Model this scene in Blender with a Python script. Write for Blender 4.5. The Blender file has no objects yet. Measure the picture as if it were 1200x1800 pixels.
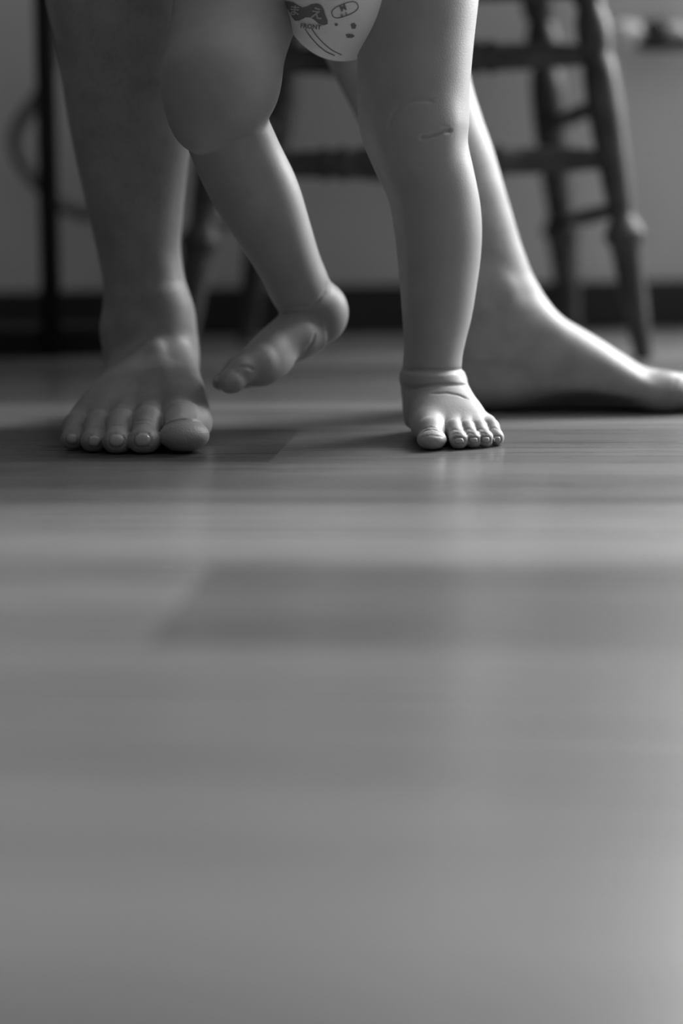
import bpy, bmesh, math, random
import numpy as np
from mathutils import Vector, Matrix

random.seed(7)
rng = np.random.default_rng(7)
SC = bpy.context.scene
COL = SC.collection

# ------------------------------------------------------------------ camera
FPX = 3240.0                      # focal length in pixels of the 1200x1800 frame
CAM_H = 0.1757
TILT = math.radians(10.15)        # looking down
ROLL = math.radians(1.0)
cam_d = bpy.data.cameras.new('camera')
cam_d.sensor_fit = 'VERTICAL'
cam_d.sensor_height = 36.0
cam_d.sensor_width = 24.0
cam_d.lens = FPX * 36.0 / 1800.0
cam_d.clip_start = 0.02
cam_d.dof.use_dof = True
cam_d.dof.focus_distance = 1.222
cam_d.dof.aperture_fstop = 1.95
cam_d.dof.aperture_blades = 9
cam = bpy.data.objects.new('camera', cam_d)
COL.objects.link(cam)
cam.matrix_world = (Matrix.Translation((0, 0, CAM_H)) @ Matrix.Rotation(math.pi / 2 - TILT, 4, 'X')
                    @ Matrix.Rotation(-ROLL, 4, 'Z'))
SC.camera = cam

# ------------------------------------------------------------------ world, light, exposure
wd = bpy.data.worlds.new('world')
SC.world = wd
wd.use_nodes = True
wb = wd.node_tree.nodes['Background']
wb.inputs['Color'].default_value = (0.9, 0.9, 0.9, 1)
wb.inputs['Strength'].default_value = 1.0

SC.view_settings.view_transform = 'Standard'
SC.view_settings.look = 'None'
SC.view_settings.gamma = 1.0
SC.view_settings.use_curve_mapping = False
SC.view_settings.exposure = 0.45
SC.display_settings.display_device = 'sRGB'

RX0, RX1, RY0, RY1, RZ = -3.2, 2.9, -4.6, 2.17, 2.4            # inside of the room
WIN_X0, WIN_X1, WIN_Z0, WIN_Z1 = 0.56, 2.45, 0.42, 2.00         # window in the back wall, right of the frame


def area_light(name, loc, aim, sx, sy, power):
    d = bpy.data.lights.new(name, 'AREA')
    d.shape = 'RECTANGLE'
    d.size, d.size_y = sx, sy
    d.energy = power
    o = bpy.data.objects.new(name, d)
    COL.objects.link(o)
    o.location = loc
    o.rotation_euler = (Vector(aim) - Vector(loc)).to_track_quat('-Z', 'Y').to_euler()
    return o


# daylight entering through the window of the back wall
WXM = 1.30                                                      # mullion; daylight left of it is made dimmer to soften the ankle beam
for wx0, wx1, power in ((WIN_X0, WXM, 48), (WXM, WIN_X1, 138)):
    area_light('window_daylight', ((wx0 + wx1) / 2, RY1 + .14, (WIN_Z0 + WIN_Z1) / 2),
               ((wx0 + wx1) / 2 - .40, 0.5, (WIN_Z0 + WIN_Z1) / 2 - .45), wx1 - wx0, WIN_Z1 - WIN_Z0, power)

# ------------------------------------------------------------------ pixel helpers (used to measure real positions)
R3 = np.array(cam.matrix_world.to_3x3())
CAMP = np.array((0.0, 0.0, CAM_H))


def ray(px, py):
    d = np.array([(px - 600.0) / FPX, (900.0 - py) / FPX, -1.0])
    d = R3 @ d
    return d / np.linalg.norm(d)


def W(px, py, Y):
    """world point on the plane y = Y seen at that pixel"""
    d = ray(px, py)
    return CAMP + d * (Y / d[1])


def WF(px, py, z=0.0):
    d = ray(px, py)
    return CAMP + d * ((z - CAM_H) / d[2])


# ------------------------------------------------------------------ object helpers
def tag(o, label=None, cat=None, group=None, kind=None):
    if label: o['label'] = label
    if cat: o['category'] = cat
    if group: o['group'] = group
    if kind: o['kind'] = kind
    return o


def empty(name, loc=(0, 0, 0)):
    o = bpy.data.objects.new(name, None)
    o.empty_display_size = 0.05
    COL.objects.link(o)
    o.location = loc
    return o


def link_mesh(name, me, mat=None, parent=None, smooth=False):
    if mat is not None:
        me.materials.append(mat)
    if smooth:
        me.polygons.foreach_set('use_smooth', np.ones(len(me.polygons), bool))
    o = bpy.data.objects.new(name, me)
    COL.objects.link(o)
    if parent is not None:
        o.parent = parent
        o.matrix_parent_inverse = Matrix.Translation(-Vector(parent.location))
    return o


def bm_obj(name, bm, mat, parent=None, smooth=False):
    me = bpy.data.meshes.new(name)
    bm.normal_update()
    bm.to_mesh(me)
    bm.free()
    return link_mesh(name, me, mat, parent, smooth)


def add_box(bm, lo, hi, bevel=0.0):
    r = bmesh.ops.create_cube(bm, size=1.0)
    lo, hi = Vector(lo), Vector(hi)
    for v in r['verts']:
        v.co = Vector(((v.co.x + .5) * (hi.x - lo.x) + lo.x, (v.co.y + .5) * (hi.y - lo.y) + lo.y,
                       (v.co.z + .5) * (hi.z - lo.z) + lo.z))
    if bevel:
        es = list({e for v in r['verts'] for e in v.link_edges})
        bmesh.ops.bevel(bm, geom=es, offset=bevel, segments=2, profile=0.5, affect='EDGES')


def box_obj(name, lo, hi, mat, parent=None, bevel=0.0):
    bm = bmesh.new()
    add_box(bm, lo, hi, bevel)
    return bm_obj(name, bm, mat, parent)


def add_turned(bm, p0, p1, prof, seg=20):
    """lathe: prof = [(t 0..1, radius)] along the axis p0 -> p1"""
    p0, p1 = Vector(p0), Vector(p1)
    ax = (p1 - p0)
    q = ax.to_track_quat('Z', 'Y')
    rings = []
    for t, r in prof:
        c = p0 + ax * t
        rings.append([bm.verts.new(c + q @ Vector((r * math.cos(a), r * math.sin(a), 0)))
                      for a in [2 * math.pi * i / seg for i in range(seg)]])
    for a, b in zip(rings[:-1], rings[1:]):
        for i in range(seg):
            bm.faces.new((a[i], a[(i + 1) % seg], b[(i + 1) % seg], b[i]))
    bm.faces.new(list(reversed(rings[0])))
    bm.faces.new(rings[-1])


def turned_obj(name, p0, p1, prof, mat, parent, seg=20):
    bm = bmesh.new()
    add_turned(bm, p0, p1, prof, seg)
    return bm_obj(name, bm, mat, parent, smooth=True)


def curve_obj(name, pts, r, mat, parent=None):
    cu = bpy.data.curves.new(name, 'CURVE')
    cu.dimensions = '3D'
    cu.bevel_depth = r
    cu.bevel_resolution = 3
    sp = cu.splines.new('NURBS')
    sp.points.add(len(pts) - 1)
    for i, p in enumerate(pts):
        sp.points[i].co = (*p, 1)
    sp.use_endpoint_u = True
    sp.order_u = 4
    tmp = bpy.data.objects.new('tmp', cu)
    COL.objects.link(tmp)
    dg = bpy.context.evaluated_depsgraph_get()
    me = bpy.data.meshes.new_from_object(tmp.evaluated_get(dg))
    bpy.data.objects.remove(tmp)
    bpy.data.curves.remove(cu)
    me.name = name
    return link_mesh(name, me, mat, parent, smooth=True)


# ------------------------------------------------------------------ materials
def new_mat(name):
    m = bpy.data.materials.new(name)
    m.use_nodes = True
    return m, m.node_tree.nodes, m.node_tree.links, m.node_tree.nodes['Principled BSDF']


def g(v, a=1.0):
    return (v, v, v, a)


def simple_mat(name, v, rough=0.5, spec=0.5, noise=0.0, nscale=20.0, bump=0.0, bscale=200.0):
    m, N, L, p = new_mat(name)
    p.inputs['Base Color'].default_value = g(v)
    p.inputs['Roughness'].default_value = rough
    p.inputs['Specular IOR Level'].default_value = spec
    tc = N.new('ShaderNodeTexCoord')
    if noise:
        n = N.new('ShaderNodeTexNoise')
        n.inputs['Scale'].default_value = nscale
        n.inputs['Detail'].default_value = 4
        L.new(tc.outputs['Object'], n.inputs['Vector'])
        mr = N.new('ShaderNodeMapRange')
        mr.inputs['From Min'].default_value = 0.3
        mr.inputs['From Max'].default_value = 0.7
        mr.inputs['To Min'].default_value = v * (1 - noise)
        mr.inputs['To Max'].default_value = v * (1 + noise)
        L.new(n.outputs['Fac'], mr.inputs['Value'])
        L.new(mr.outputs['Result'], p.inputs['Base Color'])
    if bump:
        n2 = N.new('ShaderNodeTexNoise')
        n2.inputs['Scale'].default_value = bscale
        n2.inputs['Detail'].default_value = 3
        L.new(tc.outputs['Object'], n2.inputs['Vector'])
        b = N.new('ShaderNodeBump')
        b.inputs['Strength'].default_value = bump
        b.inputs['Distance'].default_value = 0.001
        L.new(n2.outputs['Fac'], b.inputs['Height'])
        L.new(b.outputs['Normal'], p.inputs['Normal'])
    return m


def skin_mat(name, v, rough, mottle, bump, hair=0.0, sss=0.35):
    m, N, L, p = new_mat(name)
    tc = N.new('ShaderNodeTexCoord')
    n = N.new('ShaderNodeTexNoise')
    n.inputs['Scale'].default_value = 45
    n.inputs['Detail'].default_value = 6
    L.new(tc.outputs['Object'], n.inputs['Vector'])
    mr = N.new('ShaderNodeMapRange')
    mr.inputs['From Min'].default_value = 0.3
    mr.inputs['From Max'].default_value = 0.7
    mr.inputs['To Min'].default_value = v * (1 - mottle)
    mr.inputs['To Max'].default_value = v * (1 + mottle)
    L.new(n.outputs['Fac'], mr.inputs['Value'])
    col = mr.outputs['Result']
    if hair:
        # short fine body hair: thin strands stretched along the limb
        mp = N.new('ShaderNodeMapping')
        mp.inputs['Scale'].default_value = (1500, 1500, 200)
        mp.inputs['Rotation'].default_value = (0.1, 0.25, 0)
        L.new(tc.outputs['Object'], mp.inputs['Vector'])
        hn = N.new('ShaderNodeTexNoise')
        hn.inputs['Scale'].default_value = 1.0
        hn.inputs['Detail'].default_value = 1
        L.new(mp.outputs['Vector'], hn.inputs['Vector'])
        hr = N.new('ShaderNodeMapRange')
        hr.inputs['From Min'].default_value = 0.62
        hr.inputs['From Max'].default_value = 0.72
        hr.inputs['To Min'].default_value = 1.0
        hr.inputs['To Max'].default_value = 1.0 - hair
        L.new(hn.outputs['Fac'], hr.inputs['Value'])
        # patchy: only where the second noise allows, and only above the ankle
        sx = N.new('ShaderNodeSeparateXYZ')
        L.new(tc.outputs['Object'], sx.inputs['Vector'])
        zr = N.new('ShaderNodeMapRange')
        zr.inputs['From Min'].default_value = 0.10
        zr.inputs['From Max'].default_value = 0.16
        L.new(sx.outputs['Z'], zr.inputs['Value'])
        mx = N.new('ShaderNodeMix')
        mx.data_type = 'FLOAT'
        mx.inputs[2].default_value = 1.0
        L.new(zr.outputs['Result'], mx.inputs[0])
        L.new(hr.outputs['Result'], mx.inputs[3])
        mu = N.new('ShaderNodeMath')
        mu.operation = 'MULTIPLY'
        L.new(col, mu.inputs[0])
        L.new(mx.outputs[0], mu.inputs[1])
        col = mu.outputs[0]
    L.new(col, p.inputs['Base Color'])
    p.inputs['Roughness'].default_value = rough
    p.inputs['Specular IOR Level'].default_value = 0.45
    p.inputs['Subsurface Weight'].default_value = sss
    p.inputs['Subsurface Radius'].default_value = (1, 1, 1)
    p.inputs['Subsurface Scale'].default_value = 0.004
    vo = N.new('ShaderNodeTexVoronoi')
    vo.inputs['Scale'].default_value = 900
    L.new(tc.outputs['Object'], vo.inputs['Vector'])
    b = N.new('ShaderNodeBump')
    b.inputs['Strength'].default_value = bump
    b.inputs['Distance'].default_value = 0.0006
    L.new(vo.outputs['Distance'], b.inputs['Height'])
    L.new(b.outputs['Normal'], p.inputs['Normal'])
    return m


def plank_mat():
    m, N, L, p = new_mat('floor_laminate')
    tc = N.new('ShaderNodeTexCoord')
    oi = N.new('ShaderNodeObjectInfo')
    add = N.new('ShaderNodeVectorMath')
    add.operation = 'ADD'
    sc = N.new('ShaderNodeVectorMath')
    sc.operation = 'SCALE'
    sc.inputs['Scale'].default_value = 13.0
    cx = N.new('ShaderNodeCombineXYZ')
    L.new(oi.outputs['Random'], cx.inputs[0])
    L.new(oi.outputs['Random'], cx.inputs[1])
    L.new(cx.outputs[0], sc.inputs[0])
    L.new(tc.outputs['Object'], add.inputs[0])
    L.new(sc.outputs[0], add.inputs[1])
    mp = N.new('ShaderNodeMapping')
    mp.inputs['Scale'].default_value = (3.0, 90.0, 10.0)
    L.new(add.outputs[0], mp.inputs['Vector'])
    n = N.new('ShaderNodeTexNoise')
    n.inputs['Scale'].default_value = 1.0
    n.inputs['Detail'].default_value = 6
    n.inputs['Roughness'].default_value = 0.65
    n.inputs['Distortion'].default_value = 0.6
    L.new(mp.outputs['Vector'], n.inputs['Vector'])
    mp2 = N.new('ShaderNodeMapping')
    mp2.inputs['Scale'].default_value = (14.0, 700.0, 10.0)
    L.new(add.outputs[0], mp2.inputs['Vector'])
    n2 = N.new('ShaderNodeTexNoise')
    n2.inputs['Scale'].default_value = 1.0
    n2.inputs['Detail'].default_value = 3
    L.new(mp2.outputs['Vector'], n2.inputs['Vector'])
    mp3 = N.new('ShaderNodeMapping')
    mp3.inputs['Scale'].default_value = (0.8, 17.0, 10.0)
    L.new(add.outputs[0], mp3.inputs['Vector'])
    n3 = N.new('ShaderNodeTexNoise')
    n3.inputs['Scale'].default_value = 1.0
    n3.inputs['Detail'].default_value = 1
    L.new(mp3.outputs['Vector'], n3.inputs['Vector'])
    sum3 = N.new('ShaderNodeMath')
    sum3.operation = 'MULTIPLY_ADD'
    sum3.inputs[1].default_value = 1.0
    L.new(n3.outputs['Fac'], sum3.inputs[0])
    sub3 = N.new('ShaderNodeMath')
    sub3.operation = 'SUBTRACT'
    sub3.inputs[1].default_value = 0.5
    L.new(n.outputs['Fac'], sub3.inputs[0])
    L.new(sub3.outputs[0], sum3.inputs[2])
    mix = N.new('ShaderNodeMath')
    mix.operation = 'ADD'
    L.new(sum3.outputs[0], mix.inputs[0])
    L.new(n2.outputs['Fac'], mix.inputs[1])
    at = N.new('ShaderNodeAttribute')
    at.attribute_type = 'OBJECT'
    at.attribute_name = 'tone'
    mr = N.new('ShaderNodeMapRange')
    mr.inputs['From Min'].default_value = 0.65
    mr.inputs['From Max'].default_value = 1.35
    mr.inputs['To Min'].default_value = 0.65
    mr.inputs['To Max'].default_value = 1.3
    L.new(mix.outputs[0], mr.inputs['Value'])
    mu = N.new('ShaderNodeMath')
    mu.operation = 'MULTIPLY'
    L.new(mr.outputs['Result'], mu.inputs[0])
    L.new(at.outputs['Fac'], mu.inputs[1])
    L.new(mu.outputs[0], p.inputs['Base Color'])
    rr = N.new('ShaderNodeMapRange')
    rr.inputs['From Min'].default_value = 0.3
    rr.inputs['From Max'].default_value = 0.7
    rr.inputs['To Min'].default_value = 0.24
    rr.inputs['To Max'].default_value = 0.36
    L.new(n.outputs['Fac'], rr.inputs['Value'])
    L.new(rr.outputs['Result'], p.inputs['Roughness'])
    p.inputs['Specular IOR Level'].default_value = 0.7
    b = N.new('ShaderNodeBump')
    b.inputs['Strength'].default_value = 0.12
    b.inputs['Distance'].default_value = 0.0004
    L.new(n2.outputs['Fac'], b.inputs['Height'])
    L.new(b.outputs['Normal'], p.inputs['Normal'])
    return m


M_SKIN_A = skin_mat('adult_skin', 0.24, 0.50, 0.16, 0.25, hair=0.4, sss=0.25)
M_SKIN_T = skin_mat('toddler_skin', 0.30, 0.50, 0.06, 0.10, sss=0.4)
M_NAIL = simple_mat('nail', 0.30, 0.22, 0.6)
M_NAIL_T = simple_mat('toddler_nail', 0.37, 0.25, 0.6)
M_PLANK = plank_mat()
M_SUB = simple_mat('subfloor', 0.03, 0.9)
M_WALL = simple_mat('wall_paint', 0.66, 0.85, 0.2, noise=0.06, nscale=3.5, bump=0.15, bscale=250)
M_WALL_DARK = simple_mat('unseen_wall_dark', 0.22, 0.85, 0.2, noise=0.06, nscale=3.5)  # walls out of view, made darker than the back wall to cut fill
M_CEIL = simple_mat('ceiling_paint', 0.5, 0.9, 0.2, noise=0.03)
M_BASE = simple_mat('dark_baseboard', 0.026, 0.45, 0.4, noise=0.2)
M_WOOD = simple_mat('dark_turned_wood', 0.052, 0.55, 0.35, noise=0.4, nscale=30)
M_BLACK = simple_mat('black_metal', 0.006, 0.5, 0.3)
M_CABLE = simple_mat('grey_cable', 0.13, 0.6, 0.3)
M_DIAPER = simple_mat('diaper_fabric', 0.8, 0.9, 0.1, bump=0.3, bscale=900)
M_PRINT = simple_mat('diaper_print_dark', 0.2, 0.9, 0.1)
M_PRINTL = simple_mat('diaper_print_light', 0.5, 0.9, 0.1)
M_FRAME = simple_mat('window_frame_white', 0.6, 0.4)
M_PALE = simple_mat('pale_plastic', 0.75, 0.35, 0.5)
M_DARKPL = simple_mat('dark_plastic', 0.03, 0.5, 0.4)

m, N, L, p = new_mat('window_glass')
for n_ in list(N):
    if n_.type != 'OUTPUT_MATERIAL':
        N.remove(n_)
tr = N.new('ShaderNodeBsdfTransparent')
gl = N.new('ShaderNodeBsdfGlossy')
gl.inputs['Roughness'].default_value = 0.02
ms = N.new('ShaderNodeMixShader')
ms.inputs[0].default_value = 0.06
L.new(tr.outputs[0], ms.inputs[1])
L.new(gl.outputs[0], ms.inputs[2])
L.new(ms.outputs[0], N['Material Output'].inputs['Surface'])
M_GLASS = m

# ------------------------------------------------------------------ the room
floor = tag(box_obj('floor', (RX0 - .1, RY0 - .1, -0.06), (RX1 + .1, RY1 + .35, -0.012), M_SUB), kind='structure')
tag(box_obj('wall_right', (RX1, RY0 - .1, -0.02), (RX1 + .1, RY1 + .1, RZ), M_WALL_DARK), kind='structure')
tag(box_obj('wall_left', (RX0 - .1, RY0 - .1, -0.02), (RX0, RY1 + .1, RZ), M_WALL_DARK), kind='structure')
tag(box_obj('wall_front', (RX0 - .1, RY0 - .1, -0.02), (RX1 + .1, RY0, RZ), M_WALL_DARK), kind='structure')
tag(box_obj('ceiling', (RX0 - .1, RY0 - .1, RZ), (RX1 + .1, RY1 + .1, RZ + .1), M_CEIL), kind='structure')
bm = bmesh.new()
add_box(bm, (RX0 - .1, RY1, -0.02), (WIN_X0, RY1 + .1, RZ))
add_box(bm, (WIN_X1, RY1, -0.02), (RX1 + .1, RY1 + .1, RZ))
add_box(bm, (WIN_X0, RY1, -0.02), (WIN_X1, RY1 + .1, WIN_Z0))
add_box(bm, (WIN_X0, RY1, WIN_Z1), (WIN_X1, RY1 + .1, RZ))
tag(bm_obj('wall_back', bm, M_WALL), kind='structure')
win = tag(empty('window_1', (WXM, RY1, WIN_Z0)), kind='structure')
bm = bmesh.new()
for lo, hi in (((WIN_X0, .02, WIN_Z0), (WIN_X1, .08, WIN_Z0 + .04)), ((WIN_X0, .02, WIN_Z1 - .04), (WIN_X1, .08, WIN_Z1)),
               ((WIN_X0, .02, WIN_Z0), (WIN_X0 + .04, .08, WIN_Z1)), ((WIN_X1 - .04, .02, WIN_Z0), (WIN_X1, .08, WIN_Z1)),
               ((WXM - .02, .03, WIN_Z0), (WXM + .02, .07, WIN_Z1))):
    add_box(bm, (lo[0], RY1 + lo[1], lo[2]), (hi[0], RY1 + hi[1], hi[2]))
bm_obj('window_frame', bm, M_FRAME, win)
for a, b_ in ((WIN_X0 + .04, WXM - .02), (WXM + .02, WIN_X1 - .04)):
    box_obj('pane', (a, RY1 + .048, WIN_Z0 + .04), (b_, RY1 + .052, WIN_Z1 - .04), M_GLASS, win)
tag(box_obj('baseboard_back', (RX0, RY1 - .010, 0.0), (RX1, RY1, 0.056), M_BASE, bevel=.002), kind='structure')
tag(box_obj('baseboard_left', (RX0, RY0, 0.0), (RX0 + .010, RY1 - .011, 0.056), M_BASE, bevel=.002), kind='structure')
tag(box_obj('baseboard_right', (RX1 - .010, RY0, 0.0), (RX1, RY1 - .011, 0.056), M_BASE, bevel=.002), kind='structure')

# floor planks: rows run across the view, turned a little against the camera
PW, PL = 0.158, 0.905
YAW = math.radians(-6.5)
u_ax = np.array((math.cos(YAW), math.sin(YAW)))
v_ax = np.array((-math.sin(YAW), math.cos(YAW)))
seam = WF(530, 754)[:2]                      # a corner where four planks meet
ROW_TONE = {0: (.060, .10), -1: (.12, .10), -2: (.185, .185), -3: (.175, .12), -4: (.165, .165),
            -5: (.165, .165), -6: (.13, .13), 1: (.14, .10), 2: (.10, .10), 3: (.10, .10)}  # plank tone by row; the far rows' weaker glare is put into the colour
plank_me = {}


def plank_mesh(length):
    key = round(length, 3)
    if key not in plank_me:
        bm = bmesh.new()
        add_box(bm, (0.0001, 0.0001, -0.012), (length - .0001, PW - .0001, 0.0), 0.0003)
        me = bpy.data.meshes.new('plank')
        bm.to_mesh(me)
        bm.free()
        me.materials.append(M_PLANK)
        plank_me[key] = me
    return plank_me[key]


s3 = WF(330, 1040)[:2]
OFF3 = float((s3 - seam) @ u_ax)
for r in range(-48, 12):
    # row r covers v in [-PW*(1-r) ...]: row 0 lies just in front of the seam corner
    v0 = (r - 1) * PW
    off = 0.0 if r == 0 else (OFF3 if r == -3 else .42 + .06 * math.sin(r * 5.1))
    for k in range(-6, 7):
        u0 = off + k * PL
        c = seam + u_ax * (u0 + PL / 2) + v_ax * (v0 + PW / 2)
        if not (RX0 - .45 < c[0] < RX1 + .45 and RY0 - .05 < c[1] < RY1 + .1):
            continue
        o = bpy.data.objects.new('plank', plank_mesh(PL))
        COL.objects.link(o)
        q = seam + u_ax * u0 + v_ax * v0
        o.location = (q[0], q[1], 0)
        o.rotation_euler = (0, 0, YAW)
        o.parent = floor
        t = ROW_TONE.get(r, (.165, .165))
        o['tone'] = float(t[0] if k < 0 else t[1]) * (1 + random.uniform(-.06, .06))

# ------------------------------------------------------------------ signed-distance sculpting
def unit(v):
    v = np.asarray(v, float)
    return v / np.linalg.norm(v)


def smin(a, b, k):
    if k <= 0:
        return np.minimum(a, b)
    h = np.maximum(k - np.abs(a - b), 0.0) / k
    return np.minimum(a, b) - h * h * h * k / 6.0


def smax(a, b, k):
    return -smin(-a, -b, k)


class Field:
    def __init__(self):
        self.ops = []

    def op(self, fn, lo, hi, mode='u', k=0.003):
        self.ops.append((fn, np.asarray(lo, float), np.asarray(hi, float), mode, k))

    def ev(self, P):
        d = np.full(len(P), 0.5)
        for fn, lo, hi, mode, k in self.ops:
            mg = k + 0.014
            m = ((P[:, 0] > lo[0] - mg) & (P[:, 0] < hi[0] + mg) & (P[:, 1] > lo[1] - mg) & (P[:, 1] < hi[1] + mg)
                 & (P[:, 2] > lo[2] - mg) & (P[:, 2] < hi[2] + mg))
            idx = np.nonzero(m)[0]
            if not len(idx):
                continue
            e = fn(P[idx])
            if mode == 'u':
                d[idx] = smin(d[idx], e, k)
            elif mode == 's':
                d[idx] = smax(d[idx], -e, k)
            elif mode == 'i':
                d[idx] = smax(d[idx], e, k)
        return d

    def grad(self, p, e=0.0006):
        p = np.asarray(p, float)
        o = np.array([[e, 0, 0], [-e, 0, 0], [0, e, 0], [0, -e, 0], [0, 0, e], [0, 0, -e]])
        d = self.ev(p + o)
        return unit([d[0] - d[1], d[2] - d[3], d[4] - d[5]])

    def hit(self, px, py, y0=1.10, y1=1.6):
        """first surface point seen through that pixel"""
        r = ray(px, py)
        t = np.linspace(y0, y1, 1001) / r[1]
        P = CAMP + t[:, None] * r
        d = self.ev(P)
        s = np.nonzero(d < 0)[0]
        if not len(s):
            i = int(np.argmin(d))
            return P[i]
        i = s[0]
        if i == 0:
            return P[0]
        f = d[i - 1] / (d[i - 1] - d[i])
        return P[i - 1] + (P[i] - P[i - 1]) * f

    # -- primitives
    def cone(self, pts, rad, mode='u', k=0.003, flat=None):
        """chain of round cones; flat=(axis, factor) squashes along an axis"""
        pts = np.asarray(pts, float)
        rad = np.asarray(rad, float)
        if flat is not None:
            ax, fac = unit(flat[0]), flat[1]
            T = np.eye(3) + (1.0 / fac - 1.0) * np.outer(ax, ax)
        else:
            T = None
        c0 = pts.mean(0)
        tp = (pts - c0) if T is None else (pts - c0) @ T.T

        def fn(P):
            q = P - c0
            if T is not None:
                q = q @ T.T
            best = None
            for i in range(len(tp) - 1):
                ba = tp[i + 1] - tp[i]
                pa = q - tp[i]
                t = np.clip(pa @ ba / max(ba @ ba, 1e-12), 0, 1)
                e = np.linalg.norm(pa - t[:, None] * ba, axis=1) - (rad[i] + (rad[i + 1] - rad[i]) * t)
                best = e if best is None else (smin(best, e, min(rad[i], .01) * .4))
            if T is not None:
                best = best * min(1.0, flat[1])
            return best
        R = rad.max()
        self.op(fn, pts.min(0) - R, pts.max(0) + R, mode, k)

    def ell(self, c, r, B=None, mode='u', k=0.003):
        c = np.asarray(c, float)
        r = np.asarray(r, float)
        B = np.eye(3) if B is None else np.asarray(B, float)   # rows = axes

        def fn(P):
            q = (P - c) @ B.T
            k0 = np.linalg.norm(q / r, axis=1)
            k1 = np.linalg.norm(q / (r * r), axis=1)
            return k0 * (k0 - 1.0) / np.maximum(k1, 1e-9)
        R = r.max()
        self.op(fn, c - R, c + R, mode, k)

    def loft(self, O, w, u, v, tab, mode='u', k=0.003, n=2.0):
        """tab rows: t, cu, cv, ru, rv(+v side), rv(-v side)"""
        O = np.asarray(O, float)
        Bm = np.array([unit(w), unit(u), unit(v)])
        tab = np.asarray(sorted(tab), float)
        ts = np.linspace(tab[0, 0], tab[-1, 0], 400)
        cols = []
        for j in range(1, 6):
            y = tab[:, j]
            x = tab[:, 0]
            dl = np.diff(y) / np.diff(x)
            mm = np.zeros(len(x))
            mm[1:-1] = np.where(dl[:-1] * dl[1:] > 0, 2 * dl[:-1] * dl[1:] / (dl[:-1] + dl[1:] + 1e-15), 0)
            if j < 3:
                mm[1:-1] = (dl[:-1] + dl[1:]) / 2
            mm[0], mm[-1] = dl[0], dl[-1]
            i = np.clip(np.searchsorted(x, ts) - 1, 0, len(x) - 2)
            hh = x[i + 1] - x[i]
            s = (ts - x[i]) / hh
            cols.append(y[i] * (2 * s ** 3 - 3 * s ** 2 + 1) + hh * mm[i] * (s ** 3 - 2 * s ** 2 + s)
                        + y[i + 1] * (-2 * s ** 3 + 3 * s ** 2) + hh * mm[i + 1] * (s ** 3 - s ** 2))
        t0, t1 = ts[0], ts[-1]

        def fn(P):
            q = (P - O) @ Bm.T
            t = np.clip(q[:, 0], t0, t1)
            f = (t - t0) / (t1 - t0) * 399
            i = np.minimum(f.astype(int), 398)
            f = f - i
            cu, cv, ru, ra, rb = [c[i] * (1 - f) + c[i + 1] * f for c in cols]
            a = q[:, 1] - cu
            b = q[:, 2] - cv
            rv = np.where(b > 0, ra, rb)
            if n == 2.0:
                k0 = np.sqrt((a / ru) ** 2 + (b / rv) ** 2)
                k1 = np.sqrt((a / ru ** 2) ** 2 + (b / rv ** 2) ** 2)
                e = k0 * (k0 - 1) / np.maximum(k1, 1e-9)
                e = np.where(k0 < 1e-4, -np.minimum(ru, rv), e)
            else:
                k0 = (np.abs(a / ru) ** n + np.abs(b / rv) ** n) ** (1 / n)
                xa, xb = np.abs(a / ru) + 1e-6, np.abs(b / rv) + 1e-6
                gk = np.maximum(k0, 1e-3) ** (1 - n) * np.sqrt((xa ** (n - 1) / ru) ** 2 + (xb ** (n - 1) / rv) ** 2)
                e = np.where(k0 < .3, -np.minimum(ru, rv) * .7, (k0 - 1) / np.maximum(gk, 1.0))
            ex = np.abs(q[:, 0] - t)
            return np.where(ex > 0, np.sqrt(np.maximum(e, 0) ** 2 + ex ** 2) + np.minimum(e, 0) * 0, e)
        mx = np.abs(np.array(cols)).max()
        ends = []
        for j in (0, 199, 399):
            c = O + Bm[0] * ts[j] + Bm[1] * cols[0][j] + Bm[2] * cols[1][j]
            R = max(cols[2].max(), cols[3].max(), cols[4].max())
            ends += [c - R, c + R]
        ends = np.array(ends)
        self.op(fn, ends.min(0) - .02, ends.max(0) + .02, mode, k)

    def groove(self, pix, r=0.0008, k=0.0015, y0=1.10, y1=1.6, sink=0.0):
        """a crease pressed into the surface along a pixel polyline"""
        pp = []
        for (a, b) in zip(pix[:-1], pix[1:]):
            for s in (0, .34, .67):
                pp.append((a[0] + (b[0] - a[0]) * s, a[1] + (b[1] - a[1]) * s))
        pp.append(pix[-1])
        pts = np.array([self.hit(x, y, y0, y1) for x, y in pp])
        rr = np.full(len(pts), r)
        rr[0] = rr[-1] = r * .35
        self.cone(pts, rr, 's', k)

    def nail(self, px, py, w, l, store, th=0.0011, y0=1.10, y1=1.6, up=(0, 0, 1), lift=0.0):
        """nail plate set in a shallow bed at that pixel"""
        c = self.hit(px, py, y0, y1)
        nrm = self.grad(c)
        if lift:
            nrm = unit(nrm + lift * np.array(up, float))
        side = unit(np.cross(np.array(up, float), nrm))
        lon = np.cross(nrm, side)
        B = np.array([side, lon, nrm])
        self.nail_plate(c, B, w, l, store)

    def nail_plate(self, c, B, w, l, store, rise=.0006, furrow=True):
        """a plate that follows the toe's curve, raised a little above the skin"""
        base = Field(); base.ops = [o for o in self.ops if o[0].__name__ not in ('plate', 'bed')]
        c = np.asarray(c, float)

        def rim(P):
            q = (P - c) @ B.T
            return ((np.abs(q[:, 0]) / (w / 2)) ** 2.6 + (np.abs(q[:, 1]) / (l / 2)) ** 2.6) ** (1 / 2.6), q[:, 2]

        def plate(P):
            k0, hh = rim(P)
            return np.maximum(np.maximum(base.ev(P) - rise, (k0 - 1) * min(w, l) * .5), np.abs(hh) - .006)

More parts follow.
